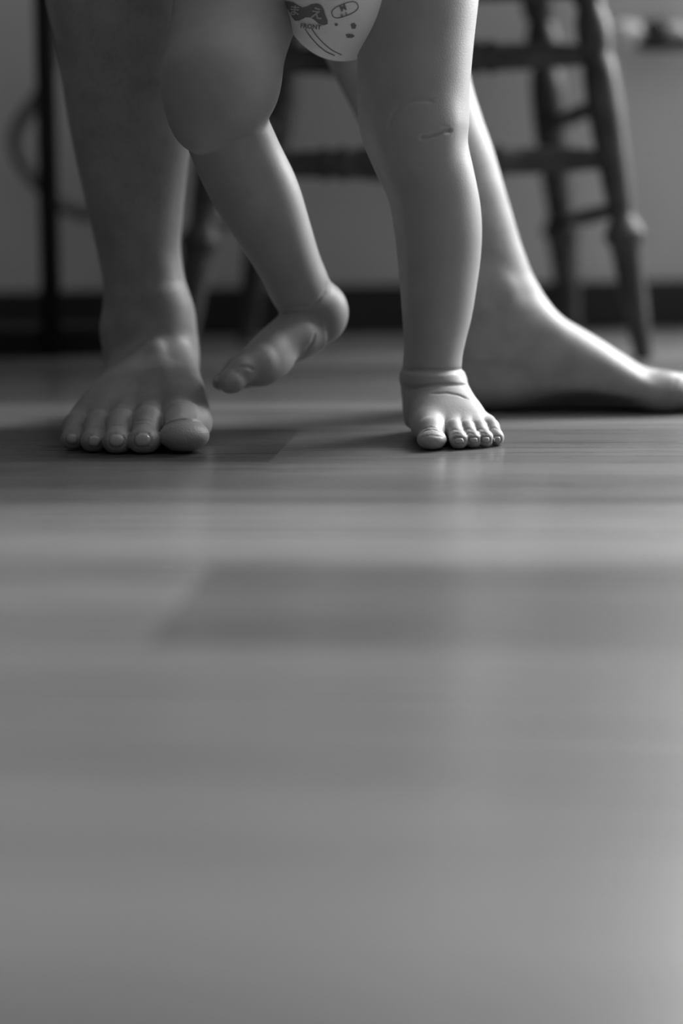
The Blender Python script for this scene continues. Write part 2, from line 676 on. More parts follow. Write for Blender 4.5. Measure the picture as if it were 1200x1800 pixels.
        def bed(P):                                  # narrow furrow around the plate
            k0, hh = rim(P)
            return np.maximum(np.maximum(-base.ev(P) - .0007, np.abs((k0 - 1.12) * min(w, l) * .5) - .0004), np.abs(hh) - .006)
        R = max(w, l) * .75
        if furrow:
            self.op(bed, c - R, c + R, 's', .0006)
        self.op(plate, c - R, c + R, 'u', .0002)
        store.append((c, B, (w / 2 * 1.0, l / 2 * 1.0, .006)))


def surface(field, lo, hi, h, B=8, chunk=1500):
    """sparse surface nets: returns verts, quads"""
    lo = np.asarray(lo, float)
    n = np.ceil((np.asarray(hi) - lo) / (h * B)).astype(int)
    ii = np.stack(np.meshgrid(*[np.arange(x) for x in n], indexing='ij'), -1).reshape(-1, 3)
    d = field.ev(lo + (ii + .5) * (h * B))
    act = ii[np.abs(d) < h * B * 1.35]
    NY, NZ = n[1] * B + 2, n[2] * B + 2
    loc = np.stack(np.meshgrid(*[np.arange(B + 1)] * 3, indexing='ij'), -1).reshape(-1, 3)
    vid, vco, quads = [], [], []
    corner = np.array([[a, b, c] for a in (0, 1) for b in (0, 1) for c in (0, 1)])
    edges = [(i, j) for i in range(8) for j in range(i + 1, 8) if np.abs(corner[i] - corner[j]).sum() == 1]
    gid = lambda q: ((q[..., 0] + 1) * NY + q[..., 1] + 1) * NZ + q[..., 2] + 1
    for s in range(0, len(act), chunk):
        bl = act[s:s + chunk]
        G = (bl[:, None, :] * B + loc[None])
        V = field.ev((lo + G.reshape(-1, 3) * h)).reshape(len(bl), B + 1, B + 1, B + 1)
        ins = V < 0
        cs = np.stack([ins[:, a:a + B, b:b + B, c:c + B] for a, b, c in corner], -1)
        cnt = cs.sum(-1)
        b0, x, y, z = np.nonzero((cnt > 0) & (cnt < 8))
        if not len(b0):
            continue
        cv = np.stack([V[b0, x + a, y + b, z + c] for a, b, c in corner], -1)
        acc = np.zeros((len(b0), 3))
        num = np.zeros(len(b0))
        for i, j in edges:
            m = (cv[:, i] < 0) != (cv[:, j] < 0)
            f = np.where(m, cv[:, i] / np.where(m, cv[:, i] - cv[:, j], 1), 0)
            acc += np.where(m[:, None], corner[i] + f[:, None] * (corner[j] - corner[i]), 0)
            num += m
        cell = bl[b0] * B + np.stack([x, y, z], -1)
        vid.append(gid(cell))
        vco.append(lo + (cell + acc / num[:, None]) * h)
        for ax in range(3):
            o1, o2 = (ax + 1) % 3, (ax + 2) % 3
            sl = [slice(0, B)] * 3
            sh = [slice(0, B)] * 3
            sh[ax] = slice(1, B + 1)
            A = ins[(slice(None), *sl)]
            C = ins[(slice(None), *sh)]
            b1, x, y, z = np.nonzero(A != C)
            if not len(b1):
                continue
            base = bl[b1] * B + np.stack([x, y, z], -1)
            e1 = np.zeros(3, int); e1[o1] = 1
            e2 = np.zeros(3, int); e2[o2] = 1
            q = np.stack([gid(base - e1 - e2), gid(base - e2), gid(base), gid(base - e1)], -1)
            fl = ~A[b1, x, y, z]
            q[fl] = q[fl][:, ::-1]
            quads.append(q)
    vid = np.concatenate(vid)
    vco = np.concatenate(vco)
    quads = np.concatenate(quads)
    o = np.argsort(vid)
    vid, vco = vid[o], vco[o]
    k = np.minimum(np.searchsorted(vid, quads), len(vid) - 1)
    ok = (vid[k] == quads).all(1)
    return vco, k[ok]


def np_mesh(name, V, Q, nails=None):
    me = bpy.data.meshes.new(name)
    me.vertices.add(len(V))
    me.vertices.foreach_set('co', V.astype(np.float32).ravel())
    me.loops.add(Q.size)
    me.loops.foreach_set('vertex_index', Q.astype(np.int32).ravel())
    me.polygons.add(len(Q))
    me.polygons.foreach_set('loop_start', np.arange(0, Q.size, 4, dtype=np.int32))
    if nails:
        c = V[Q].mean(1)
        mi = np.zeros(len(Q), np.int32)
        for cc, B, r in nails:
            q = np.linalg.norm((c - cc) @ np.asarray(B).T / np.asarray(r), axis=1)
            mi[q < 1] = 1
        me.polygons.foreach_set('material_index', mi)
    me.update(calc_edges=True)
    return me


def body_mesh(name, field, lo, hi, h, zsplit, hc, nails, mats, parent):
    hi1 = (hi[0], hi[1], zsplit)
    V1, Q1 = surface(field, lo, hi1, h)
    lo2 = (lo[0], lo[1], zsplit - hc * 2)
    V2, Q2 = surface(field, (lo[0] - .15, lo[1] - .1, lo2[2]), (hi[0] + .15, hi[1] + .15, hi[2]), hc)
    me = np_mesh(name, np.concatenate([V1, V2]), np.concatenate([Q1, Q2 + len(V1)]), nails)
    o = link_mesh(name, me, None, parent, smooth=True)
    for m_ in mats:
        me.materials.append(m_)
    return o


X, Yb, Z = np.array((1., 0, 0)), np.array((0, -1., 0)), np.array((0, 0, 1.))

def P3(px, py, Y, z=None):
    if z is not None:            # find the row at which that height is seen
        for _ in range(6):
            a, b = W(px, py, Y)[2], W(px, py + 1, Y)[2]
            py += (z - a) / (b - a)
    return W(px, py, Y)


def leg_tab(rows):
    """rows: py, xl, xr, Yc, front depth, back depth -> loft table along z"""
    out = []
    for py, xl, xr, Yc, rf, rb in rows:
        a, b = W(xl, py, Yc), W(xr, py, Yc)
        c = (a + b) / 2
        out.append((c[2], c[0], -Yc, np.linalg.norm(b - a) / 2, rf, rb))
    return out


# =========================================================== the adult
A = Field()
a_nails = []
# --- right leg (left in the picture), foot pointing at the camera
rowsR = [(-420, 40, 330, 1.37, .062, .060), (-250, 58, 326, 1.385, .055, .064), (-100, 68, 330, 1.39, .050, .068),
         (0, 81, 331, 1.39, .048, .066), (100, 103, 334, 1.39, .046, .062), (200, 118, 335, 1.39, .044, .056),
         (265, 131, 332.5, 1.388, .042, .051), (325, 144, 326, 1.386, .040, .047), (390, 159, 320, 1.384, .038, .044),
         (450, 173, 318, 1.383, .036, .043), (490, 181, 324, 1.382, .036, .042), (513, 182, 331, 1.38, .037, .042),
         (541, 180, 340, 1.38, .038, .042), (578, 176, 345, 1.38, .040, .042), (605, 181, 348, 1.38, .040, .042),
         (640, 194, 349, 1.38, .036, .040), (690, 212, 345, 1.385, .028, .036)]
A.loft((0, 0, 0), Z, X, Yb, leg_tab(rowsR), k=.004)


def foot_frame(O, F, medial):
    F = unit(F)
    M = unit(np.asarray(medial, float) - F * np.dot(medial, F))
    U = np.cross(F, M)
    if U[2] < 0:
        U = -U
    return np.asarray(O, float), F, M, U


def foot_tab(rows):
    """rows: a, b centre, half width, bottom, widest height, top"""
    return [(a, b, c, hw, tp - c, c - bt) for a, b, hw, bt, c, tp in rows]


# foot body: origin under the heel's back, forward towards the camera
heelR = W(258, 735, 1.447); heelR[2] = 0
OR, FR, MR, UR = foot_frame(heelR, (0.068, -1, 0), (1, 0, 0))
footA = [(0, .0, .004, .022, .028, .034), (.004, 0, .014, .012, .027, .046), (.014, 0, .025, .004, .026, .060),
         (.03, .002, .029, .0, .024, .070), (.06, .003, .0285, .0, .024, .082), (.085, .003, .0285, .0, .024, .074),
         (.105, .003, .0320, .0, .022, .062), (.125, .002, .0365, .0, .020, .054), (.145, .001, .0415, .0, .019, .048),
         (.160, .001, .0460, .0, .017, .0395), (.172, .004, .0440, .0, .016, .0330), (.182, .007, .0395, .001, .014, .0260),
         (.190, .009, .0330, .003, .012, .019)]
A.loft(OR, FR, MR, UR, foot_tab(footA), k=.020, n=2.2)
# first metatarsal along the inner edge, blending ankle and big toe
A.cone([P3(303, 0, 1.352, .042), P3(311, 0, 1.318, .030), P3(318, 0, 1.284, .0205)], [.019, .0190, .0180], 'u', .016)
# extensor tendons fanning over the instep, subtle
for (x1, y1), (x0, y0) in (((300, 705), (272, 600)), ((262, 700), (262, 610)), ((222, 706), (250, 615)), ((182, 716), (238, 620))):
    p1 = A.hit(x1, y1); p0 = A.hit(x0, y0)
    n1 = A.grad(p1); n0 = A.grad(p0)
    A.cone([p0 - n0 * .0046, (p0 + p1) / 2 - (n0 + n1) * .0024, p1 - n1 * .0044], [.0035, .0040, .0048], 'u', .012)


def toes_union(F_, toes, kb, kt):
    """every toe blends into the foot, but stays separate from its neighbours"""
    base_ops = list(F_.ops)
    base = Field(); base.ops = base_ops
    fields = []
    los, his = [], []
    for prims in toes:
        t_ = Field()
        for kind, args in prims:
            getattr(t_, kind)(**args)
        fields.append(t_)
        los.append(np.min([o[1] for o in t_.ops], 0))
        his.append(np.max([o[2] for o in t_.ops], 0))

    def fn(P):
        b0 = base.ev(P)
        tt = None
        for t_ in fields:
            e = t_.ev(P)
            tt = e if tt is None else smin(tt, e, kt)
        return smin(b0, tt, kb)
    lo, hi = np.min(los, 0), np.max(his, 0)
    F_.op(fn, lo, hi, 'u', 0.0)


def small_toe(base, knuckle, tip, r0, r1, r2, wide, high, deep):
    return [('cone', dict(pts=[base, knuckle, tip], rad=[r0, r1, r2], k=.003)),
            ('ell', dict(c=tip, r=(wide, deep, high), k=.004))]


toesR = [
    # big toe
    [('cone', dict(pts=[P3(314, 0, 1.285, .0175), P3(320, 0, 1.245, .0158), P3(323, 0, 1.224, .0122)], rad=[.0175, .0148, .0115], k=.003)),
     ('ell', dict(c=P3(324, 0, 1.2200, .0108), r=(.0168, .0170, .0108), k=.005)),
     ('ell', dict(c=P3(352, 0, 1.262, .0150), r=(.0085, .020, .012), k=.006))],
    small_toe(P3(267, 0, 1.280, .0190), P3(260, 0, 1.240, .0175), P3(253, 0, 1.2165, .0085), .0125, .0108, .0085, .0117, .0084, .0105),
    small_toe(P3(224, 0, 1.282, .0180), P3(213, 0, 1.243, .0162), P3(206, 0, 1.2185, .0080), .0118, .0100, .0080, .0099, .0079, .0100),
    small_toe(P3(185, 0, 1.287, .0160), P3(172, 0, 1.250, .0145), P3(165, 0, 1.2270, .0076), .0112, .0094, .0074, .0090, .0075, .0095),
    small_toe(P3(150, 0, 1.294, .0145), P3(134, 0, 1.262, .0130), P3(129, 0, 1.2405, .0072), .0108, .0092, .0072, .0082, .0070, .0090),
]
toes_union(A, toesR, .0065, .0010)
# knuckle folds and nails
for pix, r in ((([(236, 741), (252, 738), (270, 741)]), .0007), ([(236, 747), (254, 744), (268, 748)], .0005),
               ([(196, 749), (208, 747), (222, 750)], .0006), ([(155, 753), (168, 751), (180, 754)], .0006),
               ([(310, 728), (330, 726), (350, 731)], .0006), ([(300, 738), (322, 734), (352, 740)], .0005)):
    A.groove(pix, r, .0016)
A.nail(249, 773, .0100, .0085, a_nails)
A.nail(204, 774, .0092, .0080, a_nails)
A.nail(166, 775, .0080, .0072, a_nails)
A.nail(126, 771, .0074, .0070, a_nails)
# big toe nail lies nearly level on top of the toe, seen edge-on
bt = P3(318, 0, 1.2275, .03)
zs = np.linspace(.035, .005, 600)
bt[2] = zs[np.nonzero(A.ev(np.column_stack([np.full(600, bt[0]), np.full(600, bt[1]), zs])) < 0)[0][0]]
Bn = np.array([unit((1, 0, .06)), unit((0, 1, .1)), unit((-.06, -.1, 1))])
A.nail_plate(bt, Bn, .0250, .0230, a_nails, rise=.0008, furrow=False)

# --- left leg, foot turned out to the right and standing further back
YL = 1.425
rowsL = [(-380, 395, 700, YL, .055, .055), (-200, 455, 760, YL, .052, .055), (-60, 505, 797, YL, .050, .054),
         (0, 527, 806, YL, .048, .064), (100, 571, 821, YL, .046, .063), (150, 597, 829, YL, .044, .060),
         (215, 631, 849, YL, .041, .055), (260, 653, 865, YL, .038, .050), (310, 678, 880, YL, .036, .044), (375, 708, 899, YL, .033, .034),
         (440, 735, 919, YL, .031, .032), (475, 748, 932, YL, .031, .031), (510, 757, 950, YL, .032, .031),
         (545, 763, 966, YL, .034, .032), (580, 767, 970, YL, .034, .033), (620, 770, 960, YL, .032, .032)]
A.loft((0, 0, 0), Z, X, Yb, leg_tab(rowsL), k=.004)
heelL = W(762, 735, YL); heelL[2] = 0
OL, FL, ML, UL = foot_frame(heelL, (1, -0.035, 0), (0, -1, 0))
footL = [(0, .0, .004, .022, .028, .034), (.004, 0, .014, .012, .027, .046), (.014, 0, .025, .004, .026, .060),
         (.03, .0, .031, .0, .024, .072), (.06, .0, .033, .0, .024, .082), (.085, .002, .034, .000, .026, .0785),
         (.105, .003, .036, .0, .026, .0672), (.125, .003, .039, .0, .022, .0555), (.145, .002, .0435, .0, .019, .0425),
         (.165, .001, .0475, .0, .016, .0305), (.185, -.001, .0475, .0, .014, .0255), (.203, -.004, .044, .002, .012, .021),
         (.215, -.006, .039, .004, .010, .016)]
A.loft(OL, FL, ML, UL, foot_tab(footL), k=.018, n=2.35)


def fl(a, b, c, fr):
    O_, F_, M_, U_ = fr
    return O_ + F_ * a + M_ * b + U_ * c


FRL = (OL, FL, ML, UL)
BL = np.array([FL, ML, UL])
# the arch
A.ell(fl(.108, .052, -.004, FRL), (.056, .046, .021), BL, 's', .010)
# ball of the foot, heel pad, ankle bone, achilles hollow, shin tendon
A.ell(fl(.172, .034, .015, FRL), (.020, .013, .0145), BL, 'u', .008)
A.ell(W(868, 525, 1.4005), (.014, .008, .017), None, 'u', .016)
# toes of the left foot
toesL = [
    [('cone', dict(pts=[fl(.178, .028, .015, FRL), fl(.205, .026, .0135, FRL), fl(.226, .023, .0115, FRL)], rad=[.0145, .0125, .0110], k=.003)),
     ('ell', dict(c=fl(.230, .023, .0105, FRL), r=(.015, .015, .0100), B=BL, k=.005))],
]
for i, (b_, L_) in enumerate(((.004, .233), (-.012, .226), (-.026, .217), (-.038, .206))):
    s_ = 1 - i * .1
    toesL.append([('cone', dict(pts=[fl(.182 - i * .006, b_ - .002, .015 - i * .001, FRL), fl(.210 - i * .008, b_, .0165 - i * .0015, FRL), fl(L_, b_, .0078, FRL)],
                                rad=[.0105 * s_, .0085 * s_, .0078 * s_], k=.003)),
                  ('ell', dict(c=fl(L_, b_, .0078, FRL), r=(.010 * s_, .0095 * s_, .0078 * s_), B=BL, k=.003))])
toes_union(A, toesL, .009, .0012)
A.groove([(1190, 665), (1176, 690), (1170, 715)], .0006, .002)

# thighs and hips carry on above the picture
kneeR = np.array(leg_tab(rowsR[:1])[0]); kR = np.array((kneeR[1], 1.36, kneeR[0]))
kneeL = np.array(leg_tab(rowsL[:1])[0]); kL = np.array((kneeL[1], 1.42, kneeL[0]))
hipR, hipL = np.array((-.20, 1.62, .80)), np.array((-.02, 1.66, .80))
A.cone([kR, kR * .5 + hipR * .5, hipR], [.056, .072, .090], 'u', .03)
A.cone([kL, kL * .5 + hipL * .5, hipL], [.056, .072, .090], 'u', .03)
A.ell((-.11, 1.66, .88), (.17, .12, .13), None, 'u', .05)
A.op(lambda P: 0.0004 - P[:, 2], (-1, 0, -.1), (1, 3, .03), 'i', .002)

adult = empty('person', (-.11, 1.40, 0))
tag(adult, 'barefoot adult in bare calves, one foot facing forward, the other turned out behind toddler', 'person')
body_mesh('body', A, (-.27, 1.18, -.006), (.36, 1.56, .98), .0010, .375, .006, a_nails, [M_SKIN_A, M_NAIL], adult)

# =========================================================== the toddler
T = Field()
t_nails = []
YT = 1.283
rowsT = [(-250, 560, 800, 1.298, .046, .046), (-150, 596, 828, 1.295, .046, .048), (-50, 621, 846, 1.289, .045, .048), (0, 626, 841, 1.285, .043, .046), (80, 627.5, 832, 1.281, .040, .043),
         (150, 627.5, 826, 1.279, .039, .040), (215, 630, 824, 1.279, .038, .037), (250, 638, 822, 1.280, .0365, .036),
         (300, 659, 832, 1.281, .034, .037), (350, 682, 842, 1.283, .031, .039), (400, 692, 846.5, 1.284, .030, .039),
         (450, 698, 844.5, 1.285, .029, .037), (500, 702.5, 838, 1.285, .028, .034), (560, 707, 828, 1.285, .026, .030),
         (600, 709.5, 818, 1.284, .024, .027), (630, 708.5, 812, 1.283, .0230, .0245), (650, 707, 810.5, 1.283, .0225, .0235), (675, 709, 806, 1.283, .018, .020)]
T.loft((0, 0, 0), Z, X, Yb, leg_tab(rowsT), k=.003)
# ankle rolls
rowsT2 = [(646, 712, 800, YT, .0195, .021), (650, 705, 810, YT, .0225, .024), (655, 702.5, 816, YT, .0245, .025), (668, 701.5, 820, YT, .0255, .026),
          (678, 704, 819.5, YT, .0245, .026), (690, 705, 822, YT, .0260, .026), (702, 707, 823, YT, .0260, .026), (722, 709, 822, YT, .022, .025),
          (745, 714, 818, YT, .018, .024)]
T.loft((0, 0, 0), Z, X, Yb, leg_tab(rowsT2), k=.0022)
heelT = W(757, 760, 1.312); heelT[2] = 0
OT, FT, MT, UT = foot_frame(heelT, (.145, -1, 0), (-1, 0, 0))
FRT = (OT, FT, MT, UT)
BT = np.array([FT, MT, UT])
footT = [(0, 0, .003, .011, .015, .018), (.003, 0, .010, .006, .014, .026), (.010, 0, .017, .001, .013, .034), (.022, 0, .0215, 0, .013, .042),
         (.040, 0, .0235, 0, .014, .0435), (.052, 0, .0250, 0, .014, .0380), (.062, 0, .0268, 0, .0130, .0315),
         (.071, .0005, .0272, 0, .0120, .0255), (.078, .001, .0258, .001, .0105, .0200), (.084, .002, .0225, .002, .009, .0150),
         (.088, .002, .018, .003, .008, .0110)]
T.loft(OT, FT, MT, UT, foot_tab(footT), k=.009, n=2.3)
toesT = [
    [('cone', dict(pts=[P3(756, 0, 1.240, .0125), P3(757, 0, 1.222, .0105), P3(758, 0, 1.212, .0075)], rad=[.0108, .0092, .0075], k=.002)),
     ('ell', dict(c=P3(758.5, 0, 1.2105, .0068), r=(.0099, .0110, .0068), k=.0025))],
    small_toe(P3(796, 0, 1.242, .0125), P3(797, 0, 1.226, .0115), P3(806, 0, 1.2115, .0060), .0072, .0062, .0052, .0060, .0060, .0068),
    small_toe(P3(816, 0, 1.244, .0120), P3(820, 0, 1.227, .0110), P3(831, 0, 1.2150, .0056), .0066, .0058, .0048, .0055, .0057, .0065),
    small_toe(P3(836, 0, 1.247, .0115), P3(841, 0, 1.230, .0110), P3(852, 0, 1.2180, .0056), .0066, .0057, .0047, .0055, .0057, .0065),
    small_toe(P3(855, 0, 1.252, .0110), P3(862, 0, 1.236, .0105), P3(872, 0, 1.2250, .0052), .0068, .0060, .0046, .0046, .0053, .0060),
]
toes_union(T, toesT, .0055, .0007)
for pix, r in (([(737, 764), (746, 757), (760, 754), (772, 758)], .0007), ([(742, 755), (756, 750), (768, 753)], .0005),
               ([(738, 770), (756, 765), (778, 768)], .0004),
               ([(790, 758), (798, 754), (806, 757)], .0005), ([(793, 765), (801, 761), (810, 764)], .0004), ([(795, 771), (804, 768), (812, 771)], .0005),
               ([(814, 757), (823, 753), (830, 757)], .0005), ([(817, 764), (826, 760), (833, 764)], .0005),
               ([(836, 757), (844, 753), (851, 757)], .0005), ([(840, 764), (848, 760), (855, 764)], .0005),
               ([(861, 755), (868, 751), (876, 755)], .0005)):
    T.groove(pix, r, .0012)
T.nail(807, 775, .0058, .0034, t_nails, th=.0008)
T.nail(832, 774, .0050, .0032, t_nails, th=.0008)
T.nail(853, 773, .0050, .0034, t_nails, th=.0008)
T.nail(873, 773, .0046, .0040, t_nails, th=.0008)
# ankle creases
T.groove([(712, 652), (735, 650), (770, 650.5), (800, 650.5), (812, 649)], .0009, .0020)
T.groove([(720, 684), (745, 679), (775, 676), (800, 676.5), (820, 677)], .0011, .0022)
T.groove([(758, 692), (785, 690.5), (805, 694), (821, 701)], .0008, .0020)
# knee: cap and fold
T.ell(W(734, 226, 1.2560), (.0205, .011, .0185), None, 'u', .024)
T.groove([(683, 222), (690, 203), (704, 187), (722, 178), (745, 176), (758, 178)], .0003, .0035)
T.groove([(736, 243), (752, 241), (770, 236), (780, 231), (794, 230)], .0014, .0016)
T.groove([(775, 222), (790, 222)], .0003, .001)

# --- the raised right leg
DY = .040                         # the raised leg swings a little behind the standing one
kn = W(384, 140, 1.252)
T.cone([W(440, -110, 1.318), W(418, 0, 1.298), kn], [.044, .0430, .0372], 'u', .010)
T.ell(W(395, 140, 1.254), (.0345, .034, .036), None, 'u', .020)
T.ell(W(352, 190, 1.257), (.022, .028, .030), None, 'u', .014)
T.ell(W(452, 178, 1.268), (.0098, .020, .0165), None, 'u', .006)
def spline(pts, n=18):
    pts = np.asarray(pts, float)
    q = np.concatenate([[2 * pts[0] - pts[1]], pts, [2 * pts[-1] - pts[-2]]])
    out = []
    for t in np.linspace(0, len(pts) - 1 - 1e-6, n):
        i = int(t); f = t - i
        p0, p1, p2, p3 = q[i:i + 4]
        out.append(.5 * (2 * p1 + (p2 - p0) * f + (2 * p0 - 5 * p1 + 4 * p2 - p3) * f * f + (3 * p1 - p0 - 3 * p2 + p3) * f ** 3))
    return np.array(out)


calf = [(392, 215, 1.240 - .008, 72), (424, 289, 1.248, 73), (455, 349, 1.256, 71), (487, 417, 1.265, 60), (510, 470, 1.272, 53), (529, 512, 1.279, 52)]
calf = spline(calf, 20)
T.cone([W(a, b, c + DY) for a, b, c, r in calf], [r * (c + DY) / FPX * .995 for a, b, c, r in calf], 'u', .0045)
# lifted foot: heel up to the right, toes down to the left and nearer
heelP = W(600, 548, 1.298 + DY)
toeP = W(367, 673, 1.245 + DY)
Ff = unit(toeP - heelP)
upv = np.array((-.50, 0.10, .86))
Of, Ff, Uf = heelP, Ff, unit(upv - Ff * np.dot(upv, Ff))
Mf = np.cross(Uf, Ff)
Lf = np.linalg.norm(toeP - heelP)
FRF = (heelP, Ff, Mf, Uf)
BF = np.array([Ff, Mf, Uf])
footF = [(.028, 0, .0190, -.0175, -.001, .016), 
         (.040, 0, .0225, -.0175, .000, .0190), (.056, 0, .0235, -.0155, .000, .0165), (.070, 0, .0262, -.0165, -.002, .0135),
         (.082, 0, .027, -.0180, -.005, .0095), (.092, -.001, .025, -.0150, -.005, .0050), (.099, -.002, .020, -.011, -.005, .000)]
T.loft(heelP, Ff, Mf, Uf, foot_tab(footF), k=.007, n=2.1)
T.ell(W(559, 549, 1.287 + DY), (.0218, .0200, .0231), None, 'u', .008)
T.ell(fl(.076, .013, -.0115, FRF), (.019, .0095, .0100), BF, 'u', .014)
toesF = [
    [('cone', dict(pts=[fl(.080, .018, -.004, FRF), fl(.096, .018, -.0045, FRF), fl(.105, .017, -.0065, FRF)], rad=[.0100, .0092, .0085], k=.002)),
     ('ell', dict(c=fl(.107, .017, -.0075, FRF), r=(.0098, .0100, .0085), B=BF, k=.003))],
]
for i, (b_, L_) in enumerate(((.003, .108), (-.007, .105), (-.016, .100), (-.023, .094))):
    toesF.append([('cone', dict(pts=[fl(.080 - i * .002, b_, .001, FRF), fl(.094 - i * .002, b_, .0015, FRF), fl(L_, b_, -.003, FRF)],
                                rad=[.0070, .0062, .0052], k=.002)),
                  ('ell', dict(c=fl(L_, b_, -.003, FRF), r=(.0065, .0060, .0058), B=BF, k=.002))])
toes_union(T, toesF, .005, .0007)
T.nail(383, 667, .0075, .0050, t_nails, th=.0008)
T.groove([(410, 655), (420, 646), (434, 644), (446, 650)], .0007, .0022)
T.groove([(484, 541), (500, 541), (520, 539), (545, 538)], .0009, .0030)
T.groove([(488, 548), (505, 551), (522, 549)], .0006, .0020)
T.groove([(575, 500), (570, 515), (560, 528), (548, 536)], .0007, .0030)
T.groove([(553, 590), (548, 604), (540, 612)], .0003, .003)
# hips and belly go on above the picture
T.ell((.0, 1.293, .405), (.080, .052, .075), None, 'u', .02)
T.ell((.0, 1.290, .49), (.074, .052, .095), None, 'u', .03)
T.op(lambda P: 0.0004 - P[:, 2], (-1, 0, -.1), (1, 3, .03), 'i', .0012)

toddler = empty('person', (.03, 1.28, 0))
tag(toddler, 'toddler in a printed diaper taking a step, left foot planted, right foot lifted', 'person')
body_mesh('body', T, (-.16, 1.15, -.006), (.16, 1.40, .60), .0008, .335, .0025, t_nails, [M_SKIN_T, M_NAIL_T], toddler)

# diaper
D = Field()
dc = W(601, -18, 1.290)
D.ell(dc, (.0425, .052, .0470), None, 'u', .003)
D.ell((.004, 1.290, .352), (.060, .054, .055), None, 'u', .02)
D.ell((.0, 1.293, .405), (.090, .060, .070), None, 'u', .03)
V, Q = surface(D, (-.13, 1.2, .2), (.13, 1.42, .52), .0016)
diaper = link_mesh('diaper', np_mesh('diaper', V, Q), M_DIAPER, toddler, smooth=True)
tag(diaper, 'white disposable diaper with dark printed marks')


def on_diaper(px, py, off):
    p_ = D.hit(px, py, 1.18, 1.34)
    return p_ + D.grad(p_) * off


def print_poly(pix, mat, name, off=.0004):
    """flat printed patch lying on the diaper (fan of a closed outline)"""
    bm = bmesh.new()
    vs = [bm.verts.new(x + (0,)) for x in pix]
    f = bm.faces.new(vs)
    bmesh.ops.triangulate(bm, faces=[f])
    for _ in range(2):
        bmesh.ops.subdivide_edges(bm, edges=bm.edges[:], cuts=1, use_grid_fill=True)
    for v in bm.verts:
        v.co = Vector(on_diaper(v.co.x, v.co.y, off))
    return bm_obj(name, bm, mat, diaper)


def print_line(pix, w, mat, name, closed=False, off=.0004):
    pts = [np.array(p_, float) for p_ in pix]
    if closed:
        pts.append(pts[0])
    bm = bmesh.new()
    prev = None
    for i, p_ in enumerate(pts):
        a = pts[i - 1] if i > 0 else (pts[-2] if closed else pts[0])
        b = pts[i + 1] if i < len(pts) - 1 else (pts[1] if closed else pts[-1])
        t = unit(b - a)
        nn = np.array((-t[1], t[0])) * w / 2
        l = bm.verts.new(on_diaper(*(p_ + nn), off))
        r_ = bm.verts.new(on_diaper(*(p_ - nn), off))
        if prev:
            bm.faces.new((prev[0], prev[1], r_, l))
        prev = (l, r_)
    return bm_obj(name, bm, mat, diaper)


def print_text(txt, px, py, size, ang, mat, name, off=.0008, bold=0.0):
    cu = bpy.data.curves.new(name, 'FONT')
    cu.body = txt
    cu.size = size
    cu.align_x, cu.align_y = 'CENTER', 'CENTER'
    cu.offset = bold
    cu.resolution_u = 2
    tmp = bpy.data.objects.new('tmp', cu)
    COL.objects.link(tmp)
    dg = bpy.context.evaluated_depsgraph_get()
    me = bpy.data.meshes.new_from_object(tmp.evaluated_get(dg))
    bpy.data.objects.remove(tmp)
    bpy.data.curves.remove(cu)
    ca, sa = math.cos(ang), math.sin(ang)
    for v in me.vertices:
        x, y = v.co.x, v.co.y
        v.co = Vector(on_diaper(px + ca * x + sa * y, py + sa * x - ca * y, off))
    return link_mesh(name, me, mat, diaper)


bow = [(500, 2), (508, 2), (516, 4), (524, 9), (532, 13), (540, 11), (548, 7), (558, 6), (565, 9), (569, 16), (572, 26), (576, 36), (576, 42),
       (568, 44), (560, 41), (552, 34), (545, 30), (538, 30), (532, 33), (526, 36), (519, 36), (514, 30), (509, 20), (503, 10)]
print_poly(bow, M_PRINT, 'printed_bow')
print_text('ま', 519, 19, 20, .10, M_PRINTL, 'lettering', bold=.6)
print_text('え', 557, 24, 22, .16, M_PRINTL, 'lettering', bold=.6)
print_text('FRONT', 547, 46, 11, .08, M_PRINT, 'lettering', bold=.25)
ov = []
for i in range(28):
    a = 2 * math.pi * i / 28
    ex, ey = 24 * np.sign(math.cos(a)) * abs(math.cos(a)) ** .7, 10.5 * np.sign(math.sin(a)) * abs(math.sin(a)) ** .8
    ov.append((606 + ex * .93 + ey * .36, 17 - ex * .36 + ey * .93))
print_line(ov, 1.6, M_PRINT, 'printed_ring', closed=True)
print_text('M', 603, 14, 15, -.36, M_PRINT, 'lettering', bold=.2)
print_text('まえ', 605, 26, 8, -.36, M_PRINT, 'lettering', bold=.1)
print_line([(536, 50), (547, 66), (560, 80), (574, 91), (588, 97)], 1.4, M_PRINT, 'elastic_line')
print_line([(548, 50), (556, 62), (568, 75), (582, 87), (600, 96)], 1.4, M_PRINT, 'elastic_line')
print_poly([(607, 60), (613, 59), (620, 60), (623, 63), (618, 66), (610, 66)], M_PRINT, 'printed_dot')
print_poly([(588, 42), (591, 40), (594, 42), (593, 45), (589, 45)], M_PRINT, 'printed_dot')
print_poly([(616, 42), (622, 40), (626, 44), (624, 50), (618, 50)], M_PRINT, 'printed_dot')

# =========================================================== the chair behind
chair = empty('wooden_chair', (.07, 1.92, 0))
tag(chair, 'dark wooden chair with splayed turned legs and rungs standing behind the toddler', 'chair')
NZ0, NZ1 = 0.0, 0.43
near_prof = [(0, .0085), (.02, .0095), (.12, .0125), (.235, .0150), (.262, .0160), (.270, .0195), (.285, .0200), (.295, .0165), (.305, .0160),
             (.315, .0120), (.33, .0125), (.42, .0150), (.55, .0175), (.62, .0172), (.665, .0155), (.675, .0130), (.69, .0150), (.715, .0170),
             (.75, .0165), (.775, .0140), (.785, .0120), (.80, .0150), (.83, .0175), (.88, .0165), (.93, .0130), (1.0, .0110)]


def at_z(px, py, Y, z):
    d = ray(px, py)
    return W(px, py, Y)


